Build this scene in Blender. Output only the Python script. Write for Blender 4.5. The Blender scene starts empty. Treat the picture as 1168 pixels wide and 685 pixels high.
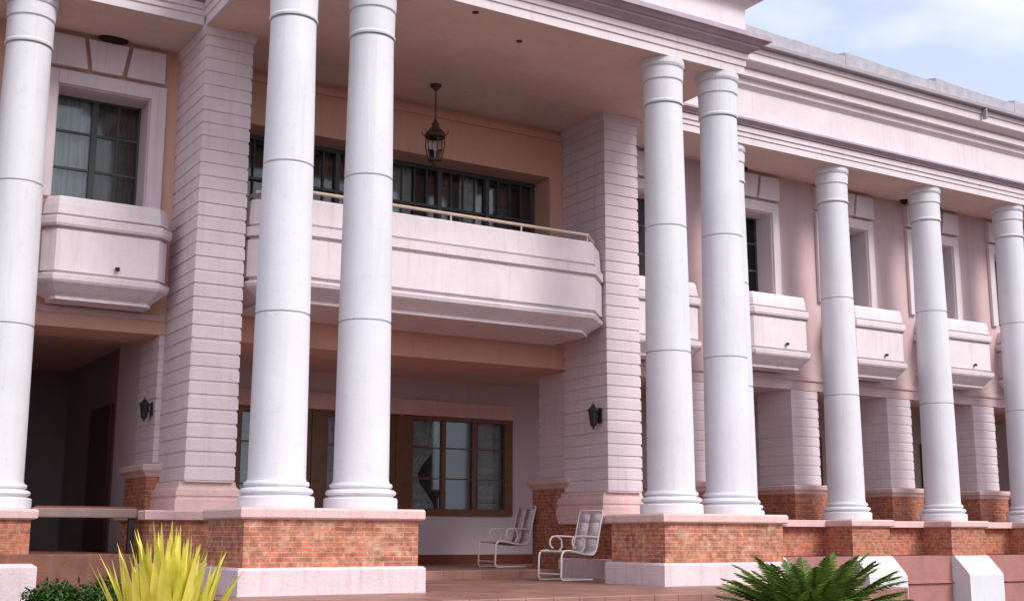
import bpy, bmesh, math, random
from mathutils import Vector, Matrix
random.seed(7)
scene = bpy.context.scene
COL = scene.collection
R = math.radians
E = 1.30                      # eye height above the garden; heights below are written relative to the eye

# ------------------------------------------------------------------ camera
cam_data = bpy.data.cameras.new('camera')
cam = bpy.data.objects.new('camera', cam_data); COL.objects.link(cam)
rt = Vector((0.85098702, -0.52518128, 0.00239316)); up = Vector((-0.10002064, -0.15759351, 0.98242565))
fw = Vector((0.51557441, 0.83627084, 0.18663899))
m = Matrix((rt, up, -fw)).transposed().to_4x4(); m.translation = (0, 0, E)
cam.matrix_world = m
cam_data.sensor_width = 36; cam_data.lens = 1412.83 * 36 / 1168
cam_data.clip_start = .05; cam_data.clip_end = 3000
scene.camera = cam

# ------------------------------------------------------------------ world and sun
SUN_EL, SUN_AZ = R(42), R(160)      # azimuth measured clockwise from +Y
world = bpy.data.worlds.new('World'); scene.world = world; world.use_nodes = True
wn = world.node_tree.nodes; wl = world.node_tree.links; wn.clear()
wo = wn.new('ShaderNodeOutputWorld'); bg = wn.new('ShaderNodeBackground'); bgc = wn.new('ShaderNodeBackground'); mixs = wn.new('ShaderNodeMixShader')
sky = wn.new('ShaderNodeTexSky'); sky.sky_type = 'NISHITA'; sky.sun_disc = False
sky.sun_elevation = SUN_EL; sky.sun_rotation = SUN_AZ; sky.dust_density = 1.5; sky.air_density = 1.0
bg.inputs['Strength'].default_value = .15
wl.new(sky.outputs[0], bg.inputs[0])
tc = wn.new('ShaderNodeTexCoord'); mp = wn.new('ShaderNodeMapping'); mp.inputs['Scale'].default_value = (1, 1, 2.2)
nz = wn.new('ShaderNodeTexNoise'); nz.inputs['Scale'].default_value = 2.6; nz.inputs['Detail'].default_value = 5; nz.inputs['Roughness'].default_value = .5
rmp = wn.new('ShaderNodeValToRGB'); rmp.color_ramp.elements[0].position = .36; rmp.color_ramp.elements[1].position = .55
rmp.color_ramp.elements[0].color = (.42, .42, .42, 1)
wl.new(tc.outputs['Generated'], mp.inputs[0]); wl.new(mp.outputs[0], nz.inputs['Vector']); wl.new(nz.outputs[0], rmp.inputs[0])
bgc.inputs[0].default_value = (.86, .88, 1.0, 1); bgc.inputs[1].default_value = 1.15
wl.new(rmp.outputs[0], mixs.inputs[0]); wl.new(bg.outputs[0], mixs.inputs[1]); wl.new(bgc.outputs[0], mixs.inputs[2])
wl.new(mixs.outputs[0], wo.inputs[0])
sd = bpy.data.lights.new('sun', 'SUN'); sd.energy = 2.4; sd.angle = R(22); sd.color = (1, .95, .90)
so = bpy.data.objects.new('sun', sd); COL.objects.link(so)
sv = Vector((math.sin(SUN_AZ) * math.cos(SUN_EL), math.cos(SUN_AZ) * math.cos(SUN_EL), math.sin(SUN_EL)))
so.rotation_euler = sv.to_track_quat('Z', 'Y').to_euler(); so.location = (0, -5, 30)
vs = scene.view_settings; vs.view_transform = 'Standard'; vs.look = 'None'; vs.gamma = 1; vs.exposure = 0.3; vs.use_curve_mapping = False

# ------------------------------------------------------------------ materials
def node_mat(name, rough=.7, spec=.3):
    mt = bpy.data.materials.new(name); mt.use_nodes = True
    n = mt.node_tree.nodes; l = mt.node_tree.links
    b = n['Principled BSDF']; b.inputs['Roughness'].default_value = rough
    b.inputs['Specular IOR Level'].default_value = spec
    return mt, n, l, b

def paint(name, c, var=.08, rough=.7, spec=.3, scale=1.3, streak=.0, bump=.15, fine=40, dirt=(.30, .24, .20)):
    """plaster or paint: uneven colour, faint rain streaks, fine grain"""
    mt, n, l, b = node_mat(name, rough, spec)
    geo = n.new('ShaderNodeNewGeometry')
    n1 = n.new('ShaderNodeTexNoise'); n1.inputs['Scale'].default_value = scale; n1.inputs['Detail'].default_value = 6; n1.inputs['Roughness'].default_value = .65
    l.new(geo.outputs['Position'], n1.inputs['Vector'])
    r1 = n.new('ShaderNodeValToRGB')
    r1.color_ramp.elements[0].position = .3; r1.color_ramp.elements[1].position = .7
    r1.color_ramp.elements[0].color = (*[x * (1 - var) for x in c], 1)
    r1.color_ramp.elements[1].color = (*[min(1, x * (1 + var * .6)) for x in c], 1)
    l.new(n1.outputs[0], r1.inputs[0]); out = r1.outputs[0]
    if streak:
        mp = n.new('ShaderNodeMapping'); mp.inputs['Scale'].default_value = (7, 7, .35)
        n2 = n.new('ShaderNodeTexNoise'); n2.inputs['Scale'].default_value = 1.6; n2.inputs['Detail'].default_value = 5; n2.inputs['Roughness'].default_value = .7
        l.new(geo.outputs['Position'], mp.inputs[0]); l.new(mp.outputs[0], n2.inputs['Vector'])
        r2 = n.new('ShaderNodeValToRGB'); r2.color_ramp.elements[0].position = .52; r2.color_ramp.elements[1].position = .78
        r2.color_ramp.elements[0].color = (0, 0, 0, 1); r2.color_ramp.elements[1].color = (streak, streak, streak, 1)
        l.new(n2.outputs[0], r2.inputs[0])
        mx = n.new('ShaderNodeMix'); mx.data_type = 'RGBA'; mx.blend_type = 'MIX'
        l.new(r2.outputs[0], mx.inputs['Factor']); l.new(out, mx.inputs[6]); mx.inputs[7].default_value = (*dirt, 1)
        out = mx.outputs[2]
    ng = n.new('ShaderNodeTexNoise'); ng.inputs['Scale'].default_value = 9; ng.inputs['Detail'].default_value = 8; ng.inputs['Roughness'].default_value = .8
    l.new(geo.outputs['Position'], ng.inputs['Vector'])
    rg = n.new('ShaderNodeMapRange'); rg.inputs[1].default_value = .56; rg.inputs[2].default_value = .74; rg.inputs[3].default_value = 0; rg.inputs[4].default_value = .38
    l.new(ng.outputs[0], rg.inputs[0])
    mg = n.new('ShaderNodeMix'); mg.data_type = 'RGBA'; l.new(rg.outputs[0], mg.inputs['Factor']); l.new(out, mg.inputs[6]); mg.inputs[7].default_value = (*[x * .55 for x in c], 1)
    out = mg.outputs[2]
    l.new(out, b.inputs['Base Color'])
    n3 = n.new('ShaderNodeTexNoise'); n3.inputs['Scale'].default_value = fine; n3.inputs['Detail'].default_value = 4
    l.new(geo.outputs['Position'], n3.inputs['Vector'])
    bp = n.new('ShaderNodeBump'); bp.inputs['Strength'].default_value = bump; bp.inputs['Distance'].default_value = .02
    l.new(n3.outputs[0], bp.inputs['Height']); l.new(bp.outputs[0], b.inputs['Normal'])
    return mt

def brick(name, c1, c2, mortar, bw=.23, bh=.066, mix_col=None):
    mt, n, l, b = node_mat(name, .85, .2)
    geo = n.new('ShaderNodeNewGeometry'); sx = n.new('ShaderNodeSeparateXYZ'); l.new(geo.outputs['Position'], sx.inputs[0])
    ad = n.new('ShaderNodeMath'); l.new(sx.outputs[0], ad.inputs[0]); l.new(sx.outputs[1], ad.inputs[1])
    cx = n.new('ShaderNodeCombineXYZ'); l.new(ad.outputs[0], cx.inputs[0]); l.new(sx.outputs[2], cx.inputs[1])
    nd = n.new('ShaderNodeTexNoise'); nd.inputs['Scale'].default_value = 9; l.new(geo.outputs['Position'], nd.inputs['Vector'])
    vm = n.new('ShaderNodeVectorMath'); vm.operation = 'MULTIPLY_ADD'; vm.inputs[1].default_value = (.012, .012, 0)
    l.new(nd.outputs['Color'], vm.inputs[0]); l.new(cx.outputs[0], vm.inputs[2])
    bt = n.new('ShaderNodeTexBrick'); l.new(vm.outputs[0], bt.inputs['Vector'])
    bt.inputs['Scale'].default_value = 1; bt.inputs['Brick Width'].default_value = bw; bt.inputs['Row Height'].default_value = bh
    bt.inputs['Mortar Size'].default_value = .007; bt.inputs['Mortar Smooth'].default_value = .2
    bt.inputs['Color1'].default_value = (*c1, 1); bt.inputs['Color2'].default_value = (*c2, 1); bt.inputs['Mortar'].default_value = (*mortar, 1)
    n1 = n.new('ShaderNodeTexNoise'); n1.inputs['Scale'].default_value = 5; n1.inputs['Detail'].default_value = 6; n1.inputs['Roughness'].default_value = .75
    l.new(geo.outputs['Position'], n1.inputs['Vector'])
    r = n.new('ShaderNodeValToRGB'); r.color_ramp.elements[0].position = .50; r.color_ramp.elements[1].position = .66
    r.color_ramp.elements[0].color = (0, 0, 0, 1); r.color_ramp.elements[1].color = (.65, .65, .65, 1)
    l.new(n1.outputs[0], r.inputs[0])
    mx = n.new('ShaderNodeMix'); mx.data_type = 'RGBA'; l.new(r.outputs[0], mx.inputs['Factor'])
    l.new(bt.outputs['Color'], mx.inputs[6]); mx.inputs[7].default_value = (*(mix_col or (.42, .30, .20)), 1)
    n4 = n.new('ShaderNodeTexNoise'); n4.inputs['Scale'].default_value = 14; n4.inputs['Detail'].default_value = 3
    l.new(geo.outputs['Position'], n4.inputs['Vector'])
    mr = n.new('ShaderNodeMapRange'); mr.inputs[1].default_value = .3; mr.inputs[2].default_value = .7; mr.inputs[3].default_value = .62; mr.inputs[4].default_value = 1.3
    l.new(n4.outputs[0], mr.inputs[0])
    mx2 = n.new('ShaderNodeMix'); mx2.data_type = 'RGBA'; mx2.blend_type = 'MULTIPLY'; mx2.inputs['Factor'].default_value = 1
    l.new(mx.outputs[2], mx2.inputs[6]); l.new(mr.outputs[0], mx2.inputs[7])
    l.new(mx2.outputs[2], b.inputs['Base Color'])
    bp = n.new('ShaderNodeBump'); bp.inputs['Strength'].default_value = .9; bp.inputs['Distance'].default_value = .018; bp.invert = True
    l.new(bt.outputs['Fac'], bp.inputs['Height']); l.new(bp.outputs[0], b.inputs['Normal'])
    return mt

def tiles(name, c1, c2, grout, size=.33):
    mt, n, l, b = node_mat(name, .45, .4)
    geo = n.new('ShaderNodeNewGeometry')
    bt = n.new('ShaderNodeTexBrick'); l.new(geo.outputs['Position'], bt.inputs['Vector']); bt.offset = 0
    bt.inputs['Scale'].default_value = 1; bt.inputs['Brick Width'].default_value = size; bt.inputs['Row Height'].default_value = size
    bt.inputs['Mortar Size'].default_value = .006
    bt.inputs['Color1'].default_value = (*c1, 1); bt.inputs['Color2'].default_value = (*c2, 1); bt.inputs['Mortar'].default_value = (*grout, 1)
    n1 = n.new('ShaderNodeTexNoise'); n1.inputs['Scale'].default_value = 2.5; n1.inputs['Detail'].default_value = 6
    l.new(geo.outputs['Position'], n1.inputs['Vector'])
    mr = n.new('ShaderNodeMapRange'); mr.inputs[1].default_value = .3; mr.inputs[2].default_value = .7; mr.inputs[3].default_value = .75; mr.inputs[4].default_value = 1.2
    l.new(n1.outputs[0], mr.inputs[0])
    mx = n.new('ShaderNodeMix'); mx.data_type = 'RGBA'; mx.blend_type = 'MULTIPLY'; mx.inputs['Factor'].default_value = 1
    l.new(bt.outputs['Color'], mx.inputs[6]); l.new(mr.outputs[0], mx.inputs[7]); l.new(mx.outputs[2], b.inputs['Base Color'])
    return mt

def glass(name, tint=(.05, .055, .06), amount=.45):
    mt = bpy.data.materials.new(name); mt.use_nodes = True
    n = mt.node_tree.nodes; l = mt.node_tree.links; n.clear()
    o = n.new('ShaderNodeOutputMaterial'); t = n.new('ShaderNodeBsdfTransparent'); t.inputs[0].default_value = (.86, .89, .88, 1)
    g = n.new('ShaderNodeBsdfGlossy'); g.inputs['Roughness'].default_value = .06; g.inputs[0].default_value = (.8, .85, .9, 1)
    fr = n.new('ShaderNodeFresnel'); fr.inputs[0].default_value = 1.55
    mx = n.new('ShaderNodeMixShader'); l.new(fr.outputs[0], mx.inputs[0]); l.new(t.outputs[0], mx.inputs[1]); l.new(g.outputs[0], mx.inputs[2]); l.new(mx.outputs[0], o.inputs[0])
    return mt

def leafmat(name, c1, c2, rough=.5, scale=6, trans=.2):
    mt, n, l, b = node_mat(name, rough, .35)
    geo = n.new('ShaderNodeNewGeometry'); n1 = n.new('ShaderNodeTexNoise'); n1.inputs['Scale'].default_value = scale; n1.inputs['Detail'].default_value = 3
    l.new(geo.outputs['Position'], n1.inputs['Vector'])
    oi = n.new('ShaderNodeMath'); oi.operation = 'MULTIPLY_ADD'; oi.inputs[1].default_value = .55; l.new(geo.outputs['Random Per Island'], oi.inputs[0]); l.new(n1.outputs[0], oi.inputs[2])
    r = n.new('ShaderNodeValToRGB'); r.color_ramp.elements[0].position = .35; r.color_ramp.elements[1].position = 1.0
    r.color_ramp.elements[0].color = (*c1, 1); r.color_ramp.elements[1].color = (*c2, 1)
    l.new(oi.outputs[0], r.inputs[0]); l.new(r.outputs[0], b.inputs['Base Color'])
    b.inputs['Subsurface Weight'].default_value = 0
    o = n['Material Output']; tr = n.new('ShaderNodeBsdfTranslucent'); l.new(r.outputs[0], tr.inputs[0])
    mx = n.new('ShaderNodeMixShader'); mx.inputs[0].default_value = trans
    l.new(b.outputs[0], mx.inputs[1]); l.new(tr.outputs[0], mx.inputs[2]); l.new(mx.outputs[0], o.inputs[0])
    return mt

M = dict(
    white=paint('white_paint', (.71, .695, .745), .07, .55, .3, 1.1, .30, .14, 30, (.42, .36, .34)),
    shade_dust=paint('shade_dust_moulding_paint', (.46, .37, .43), .15, .7, .25, 3, .35, .15, 30, (.22, .17, .19)),  # mauve-grey puts the cove's shade, plus some dust, into the colour
    pinkwall=paint('mauve_pink_wall_paint', (.64, .475, .485), .10, .75, .2, .8, .35, .2, 45, (.35, .24, .22)),
    trim=paint('pale_trim_paint', (.75, .655, .685), .09, .65, .3, 1.2, .42, .12, 30, (.40, .30, .30)),
    wall=paint('peach_shade_wall_paint', (.70, .42, .33), .09, .75, .2, .8, .22, .2, 45, (.35, .22, .17)),  # pink wall paint with the warm shade tone put into its colour
    inner=paint('inner_wall_paint', (.63, .54, .57), .06, .75, .2, .7, .15, .2, 45),
    soffit=paint('soffit_paint', (.74, .55, .49), .12, .75, .2, .9, .25, .15, 40),
    rust=paint('rusticated_paint', (.73, .62, .655), .09, .7, .25, 1.5, .40, .2, 35, (.38, .27, .27)),
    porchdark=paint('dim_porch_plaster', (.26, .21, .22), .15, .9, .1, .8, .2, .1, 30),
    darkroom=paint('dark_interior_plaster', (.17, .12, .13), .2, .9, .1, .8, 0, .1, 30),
    capm=paint('pedestal_cap_paint', (.72, .50, .48), .12, .7, .25, 4, .3, .3, 35, (.33, .20, .15)),
    plinth=paint('plinth_paint', (.70, .58, .61), .12, .75, .2, 3, .45, .35, 30, (.40, .26, .20)),
    pinkband=paint('pink_plinth_paint', (.42, .19, .17), .14, .75, .2, 2.5, .35, .3, 30, (.24, .13, .11)),
    brick=brick('facing_brick', (.52, .17, .095), (.40, .13, .08), (.46, .28, .21), .24, .057, (.48, .28, .20)),
    brick_old=brick('mottled_brick', (.56, .20, .11), (.38, .13, .08), (.52, .33, .26), .24, .054, (.58, .40, .30)),
    tile=tiles('terrace_tile', (.33, .165, .125), (.25, .125, .10), (.13, .08, .07)),
    roof=paint('roof_tile_grey', (.45, .43, .48), .2, .7, .3, 5, .3, .3, 20, (.22, .2, .2)),
    gutter=paint('gutter_paint', (.36, .32, .36), .15, .5, .4, 3, .3, .1, 20),
    wood=paint('varnished_wood', (.17, .07, .03), .25, .4, .5, 6, .5, .1, 50, (.10, .035, .015)),
    frame=paint('window_frame_paint', (.075, .085, .085), .2, .5, .4, 8, 0, .05, 40),
    rail=paint('cream_rail_paint', (.68, .52, .42), .1, .4, .5, 8, 0, .05, 40),
    curtain=paint('curtain_cloth', (.78, .76, .78), .12, .9, .1, 3, 0, .1, 60),
    curtain_brown=paint('brown_curtain_cloth', (.25, .16, .13), .25, .9, .1, 5, 0, .1, 60),
    iron=paint('black_iron', (.018, .014, .016), .2, .45, .5, 8, 0, .1, 40),
    bronze=paint('dark_bronze', (.075, .035, .022), .3, .4, .5, 8, 0, .1, 40),
    chair=paint('white_enamel', (.74, .66, .64), .08, .4, .5, 10, 0, .03, 40),
    mesh=paint('chair_sling', (.62, .54, .56), .1, .8, .2, 12, 0, .2, 120),
    greybar=paint('weathered_rail_paint', (.24, .17, .155), .2, .7, .3, 4, .3, .2, 40),
    redstrip=paint('red_oxide_paint', (.20, .045, .03), .2, .6, .3, 5, 0, .1, 40),
    slab=paint('slab_edge_paint', (.22, .10, .07), .25, .8, .2, 4, .3, .3, 30),
    stone=paint('edging_stone', (.30, .22, .21), .35, .9, .2, 6, .2, .6, 14),
    mud=paint('dried_mud', (.05, .03, .02), .3, .95, .1, 20, 0, .5, 60),
    soil=paint('garden_soil', (.10, .065, .045), .35, .95, .1, 1.5, 0, .5, 12),
    glass=glass('window_glass'), lampglass=glass('lamp_glass'),
    agave=leafmat('yellow_striped_leaf', (.46, .46, .03), (.92, .80, .16), .45, 9, .25),
    cycad=leafmat('cycad_leaf', (.022, .046, .008), (.14, .21, .03), .45, 2.5, .12),
    shrub=leafmat('shrub_leaf', (.014, .04, .008), (.06, .14, .025), .5, 3, .15),
    trunk=paint('cycad_bark', (.07, .045, .03), .4, .95, .1, 14, 0, .8, 20),
)

# ------------------------------------------------------------------ mesh helpers (z is relative to the eye until build)
class MB:
    def __init__(s): s.v = []; s.f = []; s.sm = []
    def add(s, vs, fs, smooth=False):
        o = len(s.v); s.v += [tuple(v) for v in vs]; s.f += [tuple(i + o for i in f) for f in fs]; s.sm += [smooth] * len(fs); return s
    def box(s, x0, x1, y0, y1, z0, z1):
        vs = [(x0, y0, z0), (x1, y0, z0), (x1, y1, z0), (x0, y1, z0), (x0, y0, z1), (x1, y0, z1), (x1, y1, z1), (x0, y1, z1)]
        return s.add(vs, [(0, 3, 2, 1), (4, 5, 6, 7), (0, 1, 5, 4), (1, 2, 6, 5), (2, 3, 7, 6), (3, 0, 4, 7)])
    def loft(s, rings, smooth=False, cap=True):
        n = len(rings[0]); vs = [p for r in rings for p in r]; fs = []
        for i in range(len(rings) - 1):
            for j in range(n):
                a = i * n + j; b = i * n + (j + 1) % n
                fs.append((a, b, b + n, a + n))
        s.add(vs, fs, smooth)
        if cap:
            s.add(rings[0], [tuple(reversed(range(n)))]); s.add(rings[-1], [tuple(range(n))])
        return s
    def lathe(s, prof, cx=0, cy=0, n=48, smooth=True):
        """sharp profile: every segment of the profile gets its own rings so that edges stay crisp"""
        for (r0, z0), (r1, z1) in zip(prof, prof[1:]):
            a = [(cx + r0 * math.cos(t * 2 * math.pi / n), cy + r0 * math.sin(t * 2 * math.pi / n), z0) for t in range(n)]
            b = [(cx + r1 * math.cos(t * 2 * math.pi / n), cy + r1 * math.sin(t * 2 * math.pi / n), z1) for t in range(n)]
            s.loft([a, b], smooth, False)
        r, z = prof[0]; s.add([(cx + r * math.cos(t * 2 * math.pi / n), cy + r * math.sin(t * 2 * math.pi / n), z) for t in range(n)], [tuple(reversed(range(n)))])
        r, z = prof[-1]; s.add([(cx + r * math.cos(t * 2 * math.pi / n), cy + r * math.sin(t * 2 * math.pi / n), z) for t in range(n)], [tuple(range(n))])
        return s
    def poly_prof(s, poly, prof):
        """loft a convex-ish ccw polygon (mitred offset) through (z, outset) steps"""
        return s.loft([[(x, y, z) for x, y in offset(poly, o)] for z, o in prof])
    def tube(s, pts, r, n=8, closed=False):
        pts = [Vector(p) for p in pts]; N = len(pts); rings = []; up_ = None
        for i, p in enumerate(pts):
            if closed: d = (pts[(i + 1) % N] - pts[i - 1])
            else: d = (pts[min(i + 1, N - 1)] - pts[max(i - 1, 0)])
            d.normalize()
            if up_ is None: up_ = Vector((0, 0, 1)) if abs(d.z) < .9 else Vector((1, 0, 0))
            a = d.cross(up_).normalized(); b = a.cross(d).normalized(); up_ = b
            rr = r[i] if isinstance(r, (list, tuple)) else r
            rings.append([tuple(p + a * rr * math.cos(t * 2 * math.pi / n) + b * rr * math.sin(t * 2 * math.pi / n)) for t in range(n)])
        if closed: rings.append(rings[0])
        return s.loft(rings, True, not closed)
    def mesh(s, name, origin=(0, 0, 0)):
        me = bpy.data.meshes.new(name); o = origin
        me.from_pydata([(v[0] - o[0], v[1] - o[1], v[2] - o[2]) for v in s.v], [], s.f)
        me.polygons.foreach_set('use_smooth', s.sm); me.update()
        return me

def offset(poly, d):
    out = []; n = len(poly)
    for i in range(n):
        p0 = Vector(poly[i - 1]); p1 = Vector(poly[i]); p2 = Vector(poly[(i + 1) % n])
        e1 = (p1 - p0).normalized(); e2 = (p2 - p1).normalized()
        n1 = Vector((e1.y, -e1.x)); n2 = Vector((e2.y, -e2.x))
        k = d / max(.2, 1 + n1.dot(n2)); out.append(tuple(p1 + (n1 + n2) * k))
    return out

ORG = {}    # world-like origin (eye-relative z) of every placed object
def empty(name, at, rz=0, label=None, cat=None, group=None):
    o = bpy.data.objects.new(name, None); COL.objects.link(o); o.empty_display_size = .2
    o.location = (at[0], at[1], at[2] + E); o.rotation_euler = (0, 0, rz); ORG[o.name] = at
    tag(o, label, cat, group); return o
def tag(o, label=None, cat=None, group=None, kind=None):
    if label: o['label'] = label
    if cat: o['category'] = cat
    if group: o['group'] = group
    if kind: o['kind'] = kind
    return o
def put(name, mb, mat, parent=None, at=None, local=False, bevel=0, label=None):
    """link a mesh; vertices are in scene coordinates unless local (then relative to `at`)"""
    me = mb if isinstance(mb, bpy.types.Mesh) else None
    if me is None:
        if local: me = mb.mesh(name)
        else:
            at = at or (ORG[parent.name] if parent else (0, 0, 0)); me = mb.mesh(name, at)
        me.materials.append(M[mat] if isinstance(mat, str) else mat)
        if bevel: me['bv'] = bevel
    at = at or (0, 0, 0)
    o = bpy.data.objects.new(name, me); COL.objects.link(o); ORG[o.name] = at
    if parent:
        q = ORG[parent.name]; o.parent = parent; o.location = (at[0] - q[0], at[1] - q[1], at[2] - q[2])
    else: o.location = (at[0], at[1], at[2] + E)
    if bevel or me.get('bv'):
        b = o.modifiers.new('bevel', 'BEVEL'); b.width = bevel or me['bv']; b.segments = 2; b.limit_method = 'ANGLE'; b.angle_limit = R(40)
    if label: o['label'] = label
    return o

# ------------------------------------------------------------------ levels and lines measured off the facade
GZ = -1.30            # garden
FZ = -.62             # terrace floor
SOF = 6.68            # underside of the entablature
WALL = 16.6           # upper wall, front face
YP, YW = 13.25, 15.75 # column rows of the portico and of the wings
PX = (5.09, 6.12, 10.70, 11.73)
WX = [2.55 - 2.53 * 2, 2.55 - 2.53, 2.55] + [14.13 + 2.53 * i for i in range(6)]
WINX = [3.70 - 2.53 * 2, 3.70 - 2.53, 3.70] + [12.76 + 2.53 * i for i in range(6)]
PILX = [4.63 - 2.53 * 3 + .34, 4.63 - 2.53 * 2 + .34, 4.63 - 2.53 + .34, 4.97, 11.67] + [14.07 + 2.53 * i for i in range(6)]
X0, X1 = -4.2, 27.6

# ------------------------------------------------------------------ setting
g = MB().add([(-900, -900, GZ), (900, -900, GZ), (900, 900, GZ), (-900, 900, GZ)], [(0, 1, 2, 3)])
tag(put('ground', g, 'soil'), kind='structure')
t = MB().box(4.1, 12.6, 10.95, 20.0, GZ - .1, FZ).box(4.0, 12.7, 10.62, 10.95, GZ - .1, FZ - .17)
tag(put('terrace', t, 'tile', bevel=.01), kind='structure')
t = MB().box(4.9, 27.4, 16.35, 20.0, GZ - .1, -.5).box(12.7, 27.4, 16.22, 16.35, GZ - .1, -.5)
tag(put('veranda_floor', t, 'tile', bevel=.01), kind='structure')
t = MB().box(X0, 4.08, 15.2, 24, GZ - .1, -.22)
tag(put('side_porch_floor', t, 'slab', bevel=.01), kind='structure')

# ------------------------------------------------------------------ the mansion
mansion = empty('mansion', (8.35, 16.6, GZ), 0, 'two-storey pale pink and white mansion with tall white columns, brick pedestals and a central portico', 'mansion')

def wall_strip(mb, x0, x1, y0, y1, z0, z1, holes):
    """front wall with rectangular holes (xa, xb, za, zb) sorted by x"""
    x = x0
    for xa, xb, za, zb in sorted(holes):
        if xa > x: mb.box(x, xa, y0, y1, z0, z1)
        mb.box(xa, xb, y0, y1, z0, za); mb.box(xa, xb, y0, y1, zb, z1); x = xb
    if x < x1: mb.box(x, x1, y0, y1, z0, z1)

# upper walls
HW = .62; WZ0, WZ1 = 4.38, 5.93
for xs, a, b in (([x for x in WINX if x < 5], X0, 4.70), ([x for x in WINX if x > 11.9], 11.86, X1)):
    w = MB(); wall_strip(w, a, b, WALL, 17.5, 2.66, SOF, [(x - HW, x + HW, WZ0, WZ1) for x in xs])
    put('wall', w, 'wall' if a < 0 else 'pinkwall', mansion)
w = MB(); LG0, LG1 = 5.55, 10.97
wall_strip(w, 4.70, 11.86, WALL, 17.5, 2.66, SOF, [(LG0, LG1, 3.45, 5.86)])
w.box(5.38, 11.2, WALL - .05, WALL - .001, 6.50, 6.60)
put('wall', w, 'wall', mansion)
# low moulding over the ground floor openings
w = MB().box(X0, 4.68, WALL - .03, WALL - .001, 2.84, 2.92).box(11.9, X1, WALL - .03, WALL - .001, 2.84, 2.92)
put('string_course', w, 'pinkwall', mansion)
# ceilings
put('ceiling', MB().box(X0, 4.66, 15.99, 17.4, SOF, SOF + .1).box(12.02, X1, 15.99, 17.4, SOF, SOF + .1), 'soffit', mansion)
put('soffit_panel', MB().box(X0, 4.64, 15.44, 15.988, SOF - .006, SOF - .001), 'soffit', mansion)
put('soffit_panel', MB().box(12.04, X1, 15.44, 15.988, SOF - .006, SOF - .001), 'soffit', mansion)
put('ceiling', MB().box(4.72, 11.98, 12.99, 17.4, SOF - .003, SOF + .1), 'soffit', mansion)
put('ceiling', MB().box(X0, X1, 17.502, 24, 2.80, 3.2), 'soffit', mansion)
# upper rooms behind the windows, ends, roof void
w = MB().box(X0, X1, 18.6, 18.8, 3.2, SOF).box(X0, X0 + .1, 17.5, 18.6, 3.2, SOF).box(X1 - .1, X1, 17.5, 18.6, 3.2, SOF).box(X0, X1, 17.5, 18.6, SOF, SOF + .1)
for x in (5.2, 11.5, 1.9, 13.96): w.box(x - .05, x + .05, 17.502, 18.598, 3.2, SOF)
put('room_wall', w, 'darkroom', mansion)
# ground floor back wall, side wall, dark porch
BY = 20.0
gw = [(6.95, 8.20, .10, 2.10), (8.50, 9.85, -.45, 2.10), (10.15, 12.22, .42, 2.12)] + [(12.9 + 2.53 * i + .75, 12.9 + 2.53 * i + 2.35, .42, 2.12) for i in range(5)]
w = MB(); wall_strip(w, 4.9, X1, BY, BY + .25, FZ, 2.80, gw); put('wall', w, 'inner', mansion, label='pale mauve ground floor wall behind the portico')
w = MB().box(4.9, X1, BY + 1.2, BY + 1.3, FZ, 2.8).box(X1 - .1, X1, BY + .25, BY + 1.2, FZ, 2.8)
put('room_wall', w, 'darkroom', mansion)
put('skirting', MB().box(4.9, 8.48, BY - .03, BY - .001, -.5, -.33).box(9.87, X1 - .3, BY - .03, BY - .001, -.5, -.33), 'redstrip', mansion)
put('lintel', MB().box(6.8, 12.36, BY - .09, BY - .001, 2.14, 2.42), 'capm', mansion, bevel=.01)
put('wall', MB().box(4.652, 4.9, 17.502, 18.75, -.5, 2.8), 'inner', mansion, label='pale side wall between the dark porch and the portico')
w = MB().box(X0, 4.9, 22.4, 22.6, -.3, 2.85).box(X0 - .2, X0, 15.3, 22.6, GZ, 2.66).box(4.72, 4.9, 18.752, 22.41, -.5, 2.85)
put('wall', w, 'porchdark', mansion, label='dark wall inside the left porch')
w = MB().box(4.66, 4.718, 19.15, 20.4, -.22, 1.95); put('door', w, 'bronze', mansion, label='dark door at the back of the left porch')
put('wall', MB().box(X1 - .1, X1, 16.6, 22, GZ, 2.66), 'wall', mansion)

# ---- entablature of the wings (profile in the YZ plane, extruded along X)
def extrude_x(prof, x0, x1):
    mb = MB(); a = [(x0, y, z) for y, z in prof]; b = [(x1, y, z) for y, z in prof]
    return mb.loft([a, b])
Y = 15.40
pr_ = [(15.98, SOF), (Y, SOF), (Y, 6.80), (Y - .02, 6.805), (Y - .02, 6.88), (Y - .045, 6.885), (Y - .045, 6.975), (Y - .02, 6.98), (Y - .02, 7.66), (Y - .05, 7.69), (Y - .10, 7.73),
       (Y - .10, 7.82), (Y - .18, 7.84), (Y - .20, 7.845), (Y - .20, 7.95), (Y - .17, 7.96), (Y - .17, 7.98), (Y - .24, 7.99), (Y - .34, 8.05), (Y - .36, 8.07), (Y - .36, 8.20), (Y - .39, 8.21), (Y - .39, 8.32), (15.98, 8.32)]
pr_ = pr_[::-1]
put('entablature', extrude_x(pr_, X0, 4.66), 'trim', mansion)
put('entablature', extrude_x(pr_, 12.02, X1), 'trim', mansion)
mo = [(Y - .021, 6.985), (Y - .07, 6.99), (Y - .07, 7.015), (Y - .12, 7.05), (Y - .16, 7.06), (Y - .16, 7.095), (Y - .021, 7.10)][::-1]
for a, b in ((X0, 4.65), (12.03, X1)): put('moulding', extrude_x(mo, a, b), 'shade_dust', mansion, label='grey-mauve moulding with painted-in shade and dust along the wing entablature')
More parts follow.
